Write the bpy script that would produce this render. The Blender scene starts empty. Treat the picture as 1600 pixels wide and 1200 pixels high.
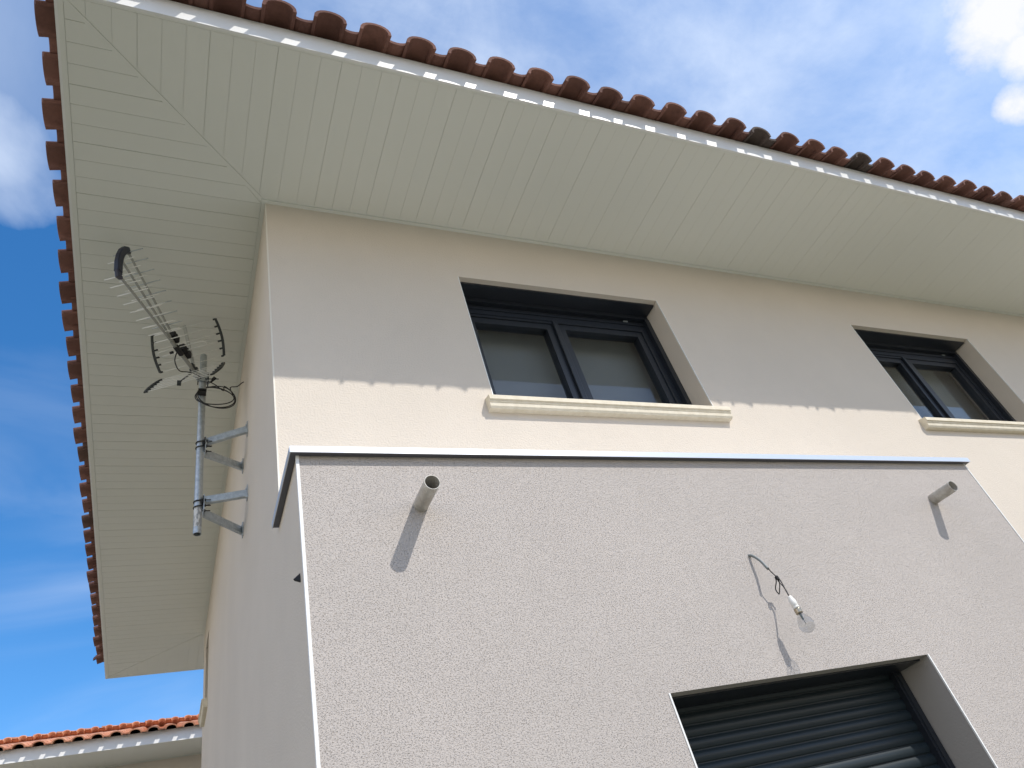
import bpy, math, random
from math import sin, cos, pi, radians
from mathutils import Vector, Matrix

sc = bpy.context.scene
# ---------------------------------------------------------------- camera
SUN = Vector((.73, -1.0, 1.445)).normalized()          # towards the sun


def Rz(a): return Matrix.Rotation(a, 3, 'Z')
def Rx(a): return Matrix.Rotation(a, 3, 'X')


camd = bpy.data.cameras.new('camera')
cam = bpy.data.objects.new('camera', camd)
sc.collection.objects.link(cam)
camd.sensor_width = 36.0
camd.lens = 1131.93 / 1600 * 36
camd.clip_start = .05
camd.clip_end = 3000
rot = Rz(-.5584) @ Rx(2.2409) @ Rz(-.311)
cam.matrix_world = Matrix.Translation((-.3744, -2.493, 1.6)) @ rot.to_4x4()
sc.camera = cam

# ---------------------------------------------------------------- sky + sun
SKY_STRENGTH = .15
w = bpy.data.worlds.new('World')
sc.world = w
w.use_nodes = True
nt = w.node_tree
N = nt.nodes
L = nt.links
for n in list(N): N.remove(n)
out = N.new('ShaderNodeOutputWorld')
bg = N.new('ShaderNodeBackground')
bg.inputs['Strength'].default_value = SKY_STRENGTH
L.new(bg.outputs[0], out.inputs[0])
sky = N.new('ShaderNodeTexSky')
sky.sky_type = 'NISHITA'
sky.sun_disc = False
sky.sun_elevation = math.asin(SUN.z)
sky.sun_rotation = math.atan2(SUN.x, SUN.y)
sky.air_density = 1.0
sky.dust_density = .3
sky.ozone_density = 3.0
tc = N.new('ShaderNodeTexCoord')


def mth(op, a, b=None, c=None, clamp=False):
    m = N.new('ShaderNodeMath'); m.operation = op; m.use_clamp = clamp
    for i, v in enumerate((a, b, c)):
        if v is None: continue
        if isinstance(v, (int, float)): m.inputs[i].default_value = v
        else: L.new(v, m.inputs[i])
    return m.outputs[0]


def wnoise(scale, detail, rough, stretch=(1, 1, 1), rotz=0, dist=0., off=(0, 0, 0)):
    mp = N.new('ShaderNodeMapping')
    mp.inputs['Scale'].default_value = stretch
    mp.inputs['Rotation'].default_value = (0, 0, rotz)
    mp.inputs['Location'].default_value = off
    L.new(tc.outputs['Generated'], mp.inputs[0])
    n = N.new('ShaderNodeTexNoise')
    n.inputs['Scale'].default_value = scale
    n.inputs['Detail'].default_value = detail
    n.inputs['Roughness'].default_value = rough
    n.inputs['Distortion'].default_value = dist
    L.new(mp.outputs[0], n.inputs['Vector'])
    return n.outputs['Fac']


def blob(d, inner, outer):
    """1 within angle inner of direction d, 0 beyond outer (degrees)"""
    vm = N.new('ShaderNodeVectorMath'); vm.operation = 'DOT_PRODUCT'
    L.new(tc.outputs['Generated'], vm.inputs[0])
    vm.inputs[1].default_value = Vector(d).normalized()
    mr = N.new('ShaderNodeMapRange'); mr.interpolation_type = 'SMOOTHSTEP'
    mr.inputs['From Min'].default_value = cos(radians(outer))
    mr.inputs['From Max'].default_value = cos(radians(inner))
    L.new(vm.outputs['Value'], mr.inputs[0])
    return mr.outputs[0]


def ss(v, a, b):
    mr = N.new('ShaderNodeMapRange'); mr.interpolation_type = 'SMOOTHSTEP'
    mr.inputs['From Min'].default_value = a; mr.inputs['From Max'].default_value = b
    L.new(v, mr.inputs[0]); return mr.outputs[0]


wisp = wnoise(2.2, 9, .62, (1, 1.6, 1.2), .9, .35)
wisp2 = wnoise(5.0, 10, .6, (1.5, .8, 1.3), .4, .6, (3, 1, 2))
puff = wnoise(13.0, 12, .62, (1, 1, 1), 0, .2, (1.3, .2, .7))
# broad thin cirrus veil in the part of the sky above the front eave
veil = mth('MULTIPLY', blob((.6, .24, .76), 10, 46), mth('ADD', .22, mth('ADD', mth('MULTIPLY', ss(wisp, .30, .72), .46), mth('MULTIPLY', ss(wisp2, .35, .75), .16))))
back = mth('MULTIPLY', blob((.3, -.8, .45), 10, 75), mth('ADD', .35, mth('MULTIPLY', ss(wisp, .3, .7), .4)))  # unseen veil added behind the camera, whitens glass reflections and fills shade
veil = mth('MAXIMUM', veil, back)
# soft cloud at the left beyond the eave, thin streaks low down
soft = wnoise(4.5, 6, .55, (1.6, 1, 1), .5, .4, (5, 2, 1))
c1 = mth('SUBTRACT', mth('ADD', mth('MAXIMUM', blob((-.193, .540, .819), 0, 5.4), mth('MULTIPLY', blob((-.165, .575, .80), 0, 4.6), .85)), mth('MULTIPLY', soft, 1.7)), 1.42)
c1 = mth('MULTIPLY', c1, .82, None, True)
c1 = mth('MAXIMUM', c1, mth('MULTIPLY', blob((-.19, .42, .885), 1, 12), mth('ADD', .12, mth('MULTIPLY', soft, .30))))
low = wnoise(2.4, 6, .52, (.8, .8, 3.2), 0, .5, (2, 5, 1))
c2 = mth('MULTIPLY', blob((-.03, .955, .33), 2, 16), mth('MULTIPLY', ss(low, .38, .74), .48))
c3 = mth('MULTIPLY', blob((-.15, .84, .5), 2, 16), mth('MULTIPLY', ss(low, .52, .72), .12))
# bright cumulus puffs at the right
p1 = mth('MULTIPLY', mth('SUBTRACT', mth('ADD', blob((.775, .062, .632), 0, 6.0), mth('MULTIPLY', puff, 2.2)), 1.72), 1.5, None, True)
p2 = mth('MULTIPLY', mth('SUBTRACT', mth('ADD', blob((.796, .092, .600), 0, 2.6), mth('MULTIPLY', puff, 1.5)), 1.25), 2.2, None, True)
p3 = mth('MULTIPLY', mth('SUBTRACT', mth('ADD', blob((.805, .130, .580), 0, 2.3), mth('MULTIPLY', puff, 1.5)), 1.25), 2.2, None, True)
cum = mth('MAXIMUM', p1, mth('MAXIMUM', p2, p3))
thin = mth('MAXIMUM', mth('MAXIMUM', veil, c1), mth('MAXIMUM', c2, c3))
mix1 = N.new('ShaderNodeMixRGB')
L.new(mth('MINIMUM', thin, .95), mix1.inputs[0])
hsv = N.new('ShaderNodeHueSaturation')
hsv.inputs['Saturation'].default_value = 1.3
hsv.inputs['Value'].default_value = 1.22
L.new(sky.outputs[0], hsv.inputs['Color'])
L.new(hsv.outputs[0], mix1.inputs[1])
mix1.inputs[2].default_value = (4.6, 5.2, 6.2, 1)
mix2 = N.new('ShaderNodeMixRGB')
L.new(cum, mix2.inputs[0])
L.new(mix1.outputs[0], mix2.inputs[1])
mix2.inputs[2].default_value = (5.3, 5.35, 5.5, 1)
# pale band along the unseen horizon, added to brighten the shaded walls
sx = N.new('ShaderNodeSeparateXYZ'); L.new(tc.outputs['Generated'], sx.inputs[0])
hz = N.new('ShaderNodeMixRGB')
L.new(mth('MULTIPLY', ss(mth('SUBTRACT', .31, sx.outputs[2]), 0, .26), .85), hz.inputs[0])
L.new(mix2.outputs[0], hz.inputs[1])
hz.inputs[2].default_value = (10.2, 8.6, 6.9, 1)
# bright patch added low in the unseen west sky to lift the side wall
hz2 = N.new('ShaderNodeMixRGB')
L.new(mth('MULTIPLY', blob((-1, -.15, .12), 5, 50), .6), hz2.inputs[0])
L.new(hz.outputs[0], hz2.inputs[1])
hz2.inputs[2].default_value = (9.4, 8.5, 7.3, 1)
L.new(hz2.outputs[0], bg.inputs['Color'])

sd = bpy.data.lights.new('sun', 'SUN')
sd.energy = 3.25
sd.angle = radians(.53)
sd.color = (1.0, .955, .885)
sun = bpy.data.objects.new('sun', sd)
sc.collection.objects.link(sun)
sun.rotation_euler = SUN.to_track_quat('Z', 'Y').to_euler()
sc.view_settings.view_transform = 'Standard'
sc.view_settings.look = 'None'
sc.view_settings.gamma = 1
sc.view_settings.exposure = .3
sc.render.engine = 'CYCLES'
sc.cycles.max_bounces = 8
sc.cycles.diffuse_bounces = 5
sc.cycles.transparent_max_bounces = 12

random.seed(7)


# ---------------------------------------------------------------- materials
class Mat:
    def __init__(s, name, col, rough=.8, metal=0., spec=.5):
        s.m = bpy.data.materials.new(name)
        s.m.use_nodes = True
        s.nt = s.m.node_tree
        s.N = s.nt.nodes
        s.L = s.nt.links
        s.b = s.N['Principled BSDF']
        s.b.inputs['Base Color'].default_value = (*col, 1)
        s.b.inputs['Roughness'].default_value = rough
        s.b.inputs['Metallic'].default_value = metal
        s.b.inputs['Specular IOR Level'].default_value = spec
        s.col = col
        s.tc = s.N.new('ShaderNodeTexCoord')

    def noise(s, scale, detail=4, rough=.55, stretch=(1, 1, 1)):
        mp = s.N.new('ShaderNodeMapping'); mp.inputs['Scale'].default_value = stretch
        s.L.new(s.tc.outputs['Object'], mp.inputs[0])
        n = s.N.new('ShaderNodeTexNoise')
        n.inputs['Scale'].default_value = scale
        n.inputs['Detail'].default_value = detail
        n.inputs['Roughness'].default_value = rough
        s.L.new(mp.outputs[0], n.inputs['Vector'])
        return n.outputs['Fac']

    def ramp(s, fac, stops):
        r = s.N.new('ShaderNodeValToRGB')
        el = r.color_ramp.elements
        el[0].position, el[0].color = stops[0][0], (*stops[0][1], 1)
        el[1].position, el[1].color = stops[-1][0], (*stops[-1][1], 1)
        for p, c in stops[1:-1]:
            e = el.new(p); e.color = (*c, 1)
        s.L.new(fac, r.inputs[0])
        return r.outputs[0]

    def mix(s, fac, a, b, mode='MIX'):
        m = s.N.new('ShaderNodeMixRGB'); m.blend_type = mode
        for i, v in enumerate((fac, a, b)):
            if isinstance(v, (int, float)): m.inputs[i].default_value = v
            elif isinstance(v, tuple): m.inputs[i].default_value = (*v, 1)
            else: s.L.new(v, m.inputs[i])
        return m.outputs[0]

    def color(s, out): s.L.new(out, s.b.inputs['Base Color'])

    def bump(s, h, dist, strength=1.):
        b = s.N.new('ShaderNodeBump')
        b.inputs['Strength'].default_value = strength
        b.inputs['Distance'].default_value = dist
        s.L.new(h, b.inputs['Height'])
        prev = s.b.inputs['Normal'].links
        if prev: s.L.new(prev[0].from_socket, b.inputs['Normal'])
        s.L.new(b.outputs[0], s.b.inputs['Normal'])


def sh(c, k): return tuple(min(1, v * k) for v in c)


M = {}
# smooth cream render
c = (.672, .605, .525)
m = Mat('cream_render', c, .92, spec=.25)
m.color(m.mix(m.ramp(m.noise(1.1, 5, .6), [(.35, (0, 0, 0)), (.7, (1, 1, 1))]), sh(c, .965), sh(c, 1.03)))
m.bump(m.noise(115, 3, .6), .0028, .95)
m.bump(m.noise(9, 4, .5), .006, .35)
M['cream'] = m.m
# scraped grey render with pits
c = (.525, .480, .446)
m = Mat('grey_scraped_render', c, .95, spec=.2)
big = m.ramp(m.noise(.8, 6, .65), [(.3, (0, 0, 0)), (.72, (1, 1, 1))])
base = m.mix(big, sh(c, .92), sh(c, 1.045))
grit = m.ramp(m.noise(210, 2, .5), [(.33, (.90, .90, .90)), (.50, (1.02, 1.02, 1.02))])
m.color(m.mix(1., base, grit, 'MULTIPLY'))
pit = m.ramp(m.noise(205, 3, .62, (1, 1, 1.3)), [(.32, (0, 0, 0)), (.46, (1, 1, 1))])
m.bump(pit, .0025, .9)
m.bump(m.noise(260, 2, .5), .0014, .7)
m.bump(m.noise(12, 4, .5), .006, .3)
M['grey'] = m.m
# smooth grey paint of the door reveals
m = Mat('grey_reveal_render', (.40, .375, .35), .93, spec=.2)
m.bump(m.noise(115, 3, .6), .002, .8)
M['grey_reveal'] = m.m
# pvc
m = Mat('white_pvc', (.80, .80, .78), .38)
m.bump(m.noise(3, 3, .5), .002, .25)
M['pvc'] = m.m
m = Mat('soffit_pvc', (.77, .765, .70), .5)
m.color(m.mix(m.noise(.9, 4, .6), (.735, .745, .69), (.785, .79, .735)))
M['soffit'] = m.m
m = Mat('white_lacquer', (.83, .83, .81), .45)
M['bead'] = m.m
m = Mat('cream_lacquer', (.76, .72, .64), .6); M['beadc'] = m.m
m = Mat('coping_shade', (.11, .11, .13), .6); M['underside'] = m.m  # dark colour standing in for the shade beneath the coping
# cast stone sill
m = Mat('cast_stone', (.74, .67, .53), .75)
m.color(m.mix(m.ramp(m.noise(22, 6, .65), [(.35, (0, 0, 0)), (.7, (1, 1, 1))]), (.68, .61, .475), (.78, .715, .585)))
m.bump(m.noise(90, 3, .6), .0012, .7)
M['stone'] = m.m
# anthracite aluminium
m = Mat('anthracite_aluminium', (.014, .018, .026), .36, spec=.6)
m.bump(m.noise(420, 2, .5), .0003, .4)
M['anthracite'] = m.m
m = Mat('anthracite_shutter', (.040, .056, .064), .42, spec=.32)
m.color(m.mix(m.noise(2.6, 4, .6, (1, 1, 3)), (.012, .020, .025), (.018, .028, .034)))
m.bump(m.noise(14, 3, .5, (1, 1, 4)), .0006, .5)
M['shutter'] = m.m
m = Mat('black_rubber', (.012, .012, .013), .6); M['rubber'] = m.m
m = Mat('navy_plastic', (.012, .015, .035), .42); M['navy'] = m.m
m = Mat('dark_green_plastic', (.028, .034, .034), .5); M['darkplastic'] = m.m
# galvanised steel
m = Mat('galvanised_steel', (.50, .54, .56), .42, metal=.75)
m.color(m.mix(m.ramp(m.noise(38, 5, .7), [(.35, (0, 0, 0)), (.65, (1, 1, 1))]), (.40, .44, .46), (.58, .62, .64)))
M['galv'] = m.m
m = Mat('aluminium_rod', (.80, .80, .76), .4, metal=.2)
M['alu'] = m.m
m = Mat('boom_aluminium', (.42, .43, .39), .5, metal=.6)
m.color(m.mix(m.noise(60, 3, .5), (.36, .37, .34), (.48, .48, .45)))
M['boom'] = m.m
m = Mat('zinc_pipe', (.50, .48, .44), .48, metal=.35)
m.color(m.mix(m.ramp(m.noise(24, 6, .7), [(.32, (0, 0, 0)), (.68, (1, 1, 1))]), (.38, .35, .31), (.62, .61, .57)))
m.bump(m.noise(60, 4, .6), .0008, .6)
M['zinc'] = m.m
m = Mat('lacquered_coping', (.74, .75, .77), .30, metal=.55)
M['coping'] = m.m
m = Mat('grey_sheath', (.20, .22, .22), .5); M['sheath'] = m.m
m = Mat('brass', (.42, .36, .27), .3, metal=.9); M['brass'] = m.m
m = Mat('white_ceramic', (.80, .79, .75), .3); M['ceramic'] = m.m
m = Mat('interior_paint', (.84, .84, .84), .9); M['interior'] = m.m
m = Mat('grey_pane_backing', (.20, .205, .215), .9); M['backing_sheet'] = m.m  # tone of the sheet added behind the panes
m = Mat('dark_membrane', (.05, .045, .04), .9); M['membrane'] = m.m
m = Mat('silver_sticker', (.62, .62, .60), .45)
m.color(m.mix(m.ramp(m.noise(70, 2, .5, (1, 1, .35)), [(.48, (0, 0, 0)), (.56, (1, 1, 1))]), (.33, .34, .34), (.70, .70, .68)))
M['sticker'] = m.m


def tile_mat(name, a, b, dark):
    m = Mat(name, a, .85, spec=.3)
    at = m.N.new('ShaderNodeAttribute'); at.attribute_name = 'tint'
    sp = m.N.new('ShaderNodeSeparateColor'); m.L.new(at.outputs['Color'], sp.inputs[0])
    col = m.mix(sp.outputs[0], a, b)
    col = m.mix(m.ramp(m.noise(14, 6, .7), [(.45, (0, 0, 0)), (.75, (.55, .55, .55))]), col, sh(a, .55))
    col = m.mix(sp.outputs[1], col, dark)
    m.color(col)
    m.bump(m.noise(90, 4, .65), .002, .8)
    return m.m


M['tile'] = tile_mat('terracotta_tile', (.165, .078, .062), (.255, .122, .094), (.095, .080, .072))
M['tile_orange'] = tile_mat('orange_terracotta', (.50, .215, .125), (.60, .29, .17), (.30, .15, .10))


# glass: clear pane with mirror-like Fresnel reflection
def glass(name, tint, ior):
    g = bpy.data.materials.new(name); g.use_nodes = True
    n = g.node_tree.nodes; l = g.node_tree.links
    n.remove(n['Principled BSDF'])
    tr = n.new('ShaderNodeBsdfTransparent'); tr.inputs[0].default_value = (*tint, 1)
    gl = n.new('ShaderNodeBsdfGlossy'); gl.inputs['Roughness'].default_value = .0
    # Schlick reflectance, the same from either side of the thin pane
    lw = n.new('ShaderNodeLayerWeight'); lw.inputs['Blend'].default_value = .5
    r0 = ((ior - 1) / (ior + 1)) ** 2
    pw = n.new('ShaderNodeMath'); pw.operation = 'POWER'; pw.inputs[1].default_value = 5
    l.new(lw.outputs['Facing'], pw.inputs[0])
    fr = n.new('ShaderNodeMath'); fr.operation = 'MULTIPLY_ADD'; fr.inputs[1].default_value = 1 - r0; fr.inputs[2].default_value = r0
    l.new(pw.outputs[0], fr.inputs[0])
    mx = n.new('ShaderNodeMixShader')
    l.new(fr.outputs[0], mx.inputs[0]); l.new(tr.outputs[0], mx.inputs[1]); l.new(gl.outputs[0], mx.inputs[2])
    l.new(mx.outputs[0], n['Material Output'].inputs[0])
    return g


M['glass'] = glass('window_glass', (.92, .95, .96), 1.46)
M['bulb_glass'] = glass('bulb_glass', (.87, .88, .89), 1.65)
m = Mat('gravel_ground', (.33, .31, .27), .95)
m.color(m.mix(m.noise(2.2, 8, .7), (.148, .143, .102), (.228, .218, .162)))
m.bump(m.noise(60, 4, .6), .01, .8)
M['ground'] = m.m


# ---------------------------------------------------------------- mesh helpers
class MB:
    def __init__(s): s.v = []; s.f = []; s.sm = []; s.tint = []

    def add(s, vs, fs, smooth=False, tint=(0, 0)):
        k = len(s.v)
        s.v += [tuple(v) for v in vs]
        s.tint += [tint] * len(vs)
        s.f += [tuple(i + k for i in f) for f in fs]
        s.sm += [smooth] * len(fs)

    def quad(s, a, b, c, d): s.add([a, b, c, d], [(0, 1, 2, 3)])

    def box(s, x0, x1, y0, y1, z0, z1):
        s.add([(x0, y0, z0), (x1, y0, z0), (x1, y1, z0), (x0, y1, z0), (x0, y0, z1), (x1, y0, z1), (x1, y1, z1), (x0, y1, z1)],
              [(0, 3, 2, 1), (4, 5, 6, 7), (0, 1, 5, 4), (1, 2, 6, 5), (2, 3, 7, 6), (3, 0, 4, 7)])

    def bar(s, p, q, wv, wd, up=(0, 0, 1), bevel=0):
        """box from p to q: width wv along the side, wd along up"""
        p, q = Vector(p), Vector(q); d = (q - p).normalized(); up = Vector(up)
        sd_ = d.cross(up).normalized(); u = sd_.cross(d).normalized()
        vs = []
        if bevel:
            a, b = wv / 2, wd / 2; e = bevel
            ring = [(-a + e, -b), (a - e, -b), (a, -b + e), (a, b - e), (a - e, b), (-a + e, b), (-a, b - e), (-a, -b + e)]
        else:
            ring = [(-wv / 2, -wd / 2), (wv / 2, -wd / 2), (wv / 2, wd / 2), (-wv / 2, wd / 2)]
        n = len(ring)
        for c_ in (p, q):
            vs += [c_ + sd_ * a + u * b for a, b in ring]
        fs = [(i, (i + 1) % n, n + (i + 1) % n, n + i) for i in range(n)] + [tuple(range(n))[::-1], tuple(range(n, 2 * n))]
        s.add(vs, fs)

    def tube(s, pts, r, n=10, closed=False, caps=True):
        pts = [Vector(p) for p in pts]
        if isinstance(r, (int, float)): r = [r] * len(pts)
        m_ = len(pts); vs = []; fs = []
        T = []
        for i in range(m_):
            a = pts[(i - 1) % m_] if (closed or i) else pts[0]
            b = pts[(i + 1) % m_] if (closed or i < m_ - 1) else pts[-1]
            T.append((b - a).normalized())
        u = T[0].orthogonal().normalized()
        for i in range(m_):
            u = (u - T[i] * u.dot(T[i])).normalized(); v = T[i].cross(u)
            for k in range(n):
                a = 2 * pi * k / n
                vs.append(pts[i] + (u * cos(a) + v * sin(a)) * r[i])
        rng = m_ if closed else m_ - 1
        for i in range(rng):
            for k in range(n):
                j = (i + 1) % m_
                fs.append((i * n + k, i * n + (k + 1) % n, j * n + (k + 1) % n, j * n + k))
        if caps and not closed:
            fs.append(tuple(range(n))[::-1]); fs.append(tuple(range((m_ - 1) * n, m_ * n)))
        s.add(vs, fs, True)

    def pipe(s, p, q, ro, ri, n=28):
        """open-ended hollow pipe"""
        p, q = Vector(p), Vector(q); d = (q - p).normalized(); u = d.orthogonal().normalized(); v = d.cross(u)
        vs = []
        for c_, r in ((p, ro), (q, ro), (q, ri), (p, ri)):
            vs += [c_ + (u * cos(2 * pi * k / n) + v * sin(2 * pi * k / n)) * r for k in range(n)]
        for j in range(4):
            jj = (j + 1) % 4
            s.add(vs[j * n:(j + 1) * n] + vs[jj * n:(jj + 1) * n], [(k, (k + 1) % n, n + (k + 1) % n, n + k) for k in range(n)], j in (0, 2))

    def lathe(s, p, axis, prof, n=24):
        """prof: list of (distance along axis, radius)"""
        p = Vector(p); d = Vector(axis).normalized(); u = d.orthogonal().normalized(); v = d.cross(u)
        vs = []
        for t, r in prof:
            vs += [p + d * t + (u * cos(2 * pi * k / n) + v * sin(2 * pi * k / n)) * max(r, 1e-4) for k in range(n)]
        fs = []
        for i in range(len(prof) - 1):
            fs += [(i * n + k, i * n + (k + 1) % n, (i + 1) * n + (k + 1) % n, (i + 1) * n + k) for k in range(n)]
        s.add(vs, fs, True)

    def build(s, name, mat, parent=None, tint=False):
        me = bpy.data.meshes.new(name)
        me.from_pydata(s.v, [], s.f)
        me.polygons.foreach_set('use_smooth', s.sm)
        if tint:
            a = me.color_attributes.new('tint', 'FLOAT_COLOR', 'POINT')
            for i, t in enumerate(s.tint): a.data[i].color = (t[0], t[1], 0, 1)
        me.materials.append(mat)
        me.update()
        o = bpy.data.objects.new(name, me)
        sc.collection.objects.link(o)
        if parent: o.parent = parent; o.matrix_parent_inverse = Matrix.Translation(parent.location).inverted() if parent.parent is None else Matrix()
        return o


def empty(name, loc, label, cat):
    o = bpy.data.objects.new(name, None)
    sc.collection.objects.link(o)
    o.location = loc
    o['label'] = label; o['category'] = cat
    o.empty_display_size = .2
    return o


# ---------------------------------------------------------------- ground
g = MB(); g.quad((-900, -900, 0), (900, -900, 0), (900, 900, 0), (-900, 900, 0))
go = g.build('ground', M['ground']); go['kind'] = 'structure'


# ---------------------------------------------------------------- house pieces
def wall_face(mb, o, u, v, U, V, holes):
    """rectangle o + u*[0,U] + v*[0,V] minus holes (u0,u1,v0,v1)"""
    o, u, v = Vector(o), Vector(u), Vector(v)
    us = sorted({0, U, *[h[0] for h in holes], *[h[1] for h in holes]})
    vs = sorted({0, V, *[h[2] for h in holes], *[h[3] for h in holes]})
    for i in range(len(us) - 1):
        for j in range(len(vs) - 1):
            cu, cv = (us[i] + us[i + 1]) / 2, (vs[j] + vs[j + 1]) / 2
            if any(h[0] < cu < h[1] and h[2] < cv < h[3] for h in holes): continue
            mb.quad(o + u * us[i] + v * vs[j], o + u * us[i + 1] + v * vs[j], o + u * us[i + 1] + v * vs[j + 1], o + u * us[i] + v * vs[j + 1])


def reveals(mb, o, u, v, n, h, depth, top=True, bottom=True):
    o, u, v, n = Vector(o), Vector(u), Vector(v), Vector(n)
    P = lambda a, b, d: o + u * a + v * b + n * d
    u0, u1, v0, v1 = h
    mb.quad(P(u0, v0, 0), P(u0, v1, 0), P(u0, v1, depth), P(u0, v0, depth))
    mb.quad(P(u1, v0, 0), P(u1, v0, depth), P(u1, v1, depth), P(u1, v1, 0))
    if top: mb.quad(P(u0, v1, 0), P(u1, v1, 0), P(u1, v1, depth), P(u0, v1, depth))
    if bottom: mb.quad(P(u0, v0, 0), P(u0, v0, depth), P(u1, v0, depth), P(u1, v0, 0))


PITCH = radians(17.5)


def tiles(mb, e0, e, n, length, pitch, first, zb, clip, mean=.3, dark_ids=(), rnd=None, ncourse=None, runmax=99):
    """canal tiles on one slope. e0: eave start point, e: along the eave, n: inwards (horizontal)"""
    rnd = rnd or random
    e0, e, n = Vector(e0), Vector(e), Vector(n)
    up = (n * cos(PITCH) + Vector((0, 0, 1)) * sin(PITCH))
    nr = (Vector((0, 0, 1)) * cos(PITCH) - n * sin(PITCH))
    A, T, H, HI = .080, .016, .060, .047
    K = int((length - first) / pitch)
    tl, ex = .42, .355
    ncs = ncourse or 40
    for k in range(-2, K + 1):
        a = first + k * pitch
        dk = k in dark_ids or (not dark_ids and rnd.random() < .04)
        for c_ in range(ncs):
            s0 = c_ * ex
            horiz = s0 * cos(PITCH)
            if horiz > runmax: break
            if clip and (a < max(horiz - .05, .06) or a > min(length - horiz + .05, length - .06)): continue
            j = rnd.uniform(-.006, .006)
            t = (rnd.random(), (.85 if (dk and c_ < 2) else (.5 * rnd.random() if rnd.random() < .14 else 0)))
            s1 = s0 + tl
            # cover arch, reaching past the pan at the eave
            lip = (-.040 if c_ == 0 else -.03) + rnd.uniform(-.011, .011)
            yaw = rnd.uniform(-.004, .004)
            vs = []
            nn = 10
            for (ss_, lift, wd) in ((s0 + lip, .002 + rnd.uniform(-.002, .002), 1.0), (s1, .004, .86)):
                for (rx, rz) in ((A, H), (A - T, HI)):
                    for q in range(nn + 1):
                        ph = pi * q / nn
                        cx_ = -cos(ph) * rx * wd; cz_ = (sin(ph) ** .8) * rz
                        vs.append(e0 + e * (a + cx_ + j + (yaw if ss_ == s1 else 0)) + up * ss_ + nr * (cz_ + lift - (0.006 if 0 else 0)))
            m_ = nn + 1
            fs = []
            for q in range(nn):
                fs.append((q, q + 1, 2 * m_ + q + 1, 2 * m_ + q))                     # outer
                fs.append((m_ + q + 1, m_ + q, 3 * m_ + q, 3 * m_ + q + 1))           # inner
                fs.append((q + 1, q, m_ + q, m_ + q + 1))                             # lip
                fs.append((2 * m_ + q, 2 * m_ + q + 1, 3 * m_ + q + 1, 3 * m_ + q))
            fs.append((0, m_, 3 * m_, 2 * m_)[::-1]); fs.append((nn, m_ + nn, 3 * m_ + nn, 2 * m_ + nn))
            mb.add(vs, fs, True, t)
            mb.sm[-len(fs):] = [True, True, False, False] * nn + [False, False]
            # pan between this arch and the next one
            t2 = (min(1, max(0, t[0] + rnd.uniform(-.3, .3))), t[1])
            b0, b1 = a + A - .022, a + pitch - A + .022
            vs = []
            ns = 6
            for (ss_, lift) in ((s0 + (.0 if c_ == 0 else -.02) + rnd.uniform(-.003, .003), .004), (s1, .0)):
                for th in (T, 0):
                    for q in range(ns + 1):
                        f_ = q / ns
                        zz = .018 * abs(2 * f_ - 1) ** 2.2
                        vs.append(e0 + e * (b0 + (b1 - b0) * f_) + up * ss_ + nr * (zz + th + lift))
            m_ = ns + 1; fs = []
            for q in range(ns):
                fs.append((q, q + 1, 2 * m_ + q + 1, 2 * m_ + q))
                fs.append((m_ + q + 1, m_ + q, 3 * m_ + q, 3 * m_ + q + 1))
                fs.append((q + 1, q, m_ + q, m_ + q + 1))
            fs.append((0, m_, 3 * m_, 2 * m_)[::-1]); fs.append((ns, m_ + ns, 3 * m_ + ns, 2 * m_ + ns))
            mb.add(vs, fs, False, t2)


def ridge_caps(mb, p, q, rnd):
    p, q = Vector(p), Vector(q); d = (q - p).normalized(); ln = (q - p).length
    sd_ = d.cross(Vector((0, 0, 1))).normalized(); u = sd_.cross(d).normalized()
    k = int(ln / .36)
    for i in range(k + 1):
        a = p + d * (i * ln / (k + 1) - .02); b = p + d * ((i + 1) * ln / (k + 1) + .03)
        t = (rnd.random(), 0)
        vs = []
        for c_, r, lf in ((a, .105, .03), (b, .09, .012)):
            for rr in (r, r - .013):
                for s_ in range(11):
                    ph = pi * s_ / 10
                    vs.append(c_ - sd_ * cos(ph) * rr + u * (sin(ph) * rr * .8 + lf))
        fs = []
        for s_ in range(10):
            fs += [(s_, s_ + 1, 22 + s_ + 1, 22 + s_), (11 + s_ + 1, 11 + s_, 33 + s_, 33 + s_ + 1), (s_ + 1, s_, 11 + s_, 11 + s_ + 1)]
        mb.add(vs, fs, True, t)


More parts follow.
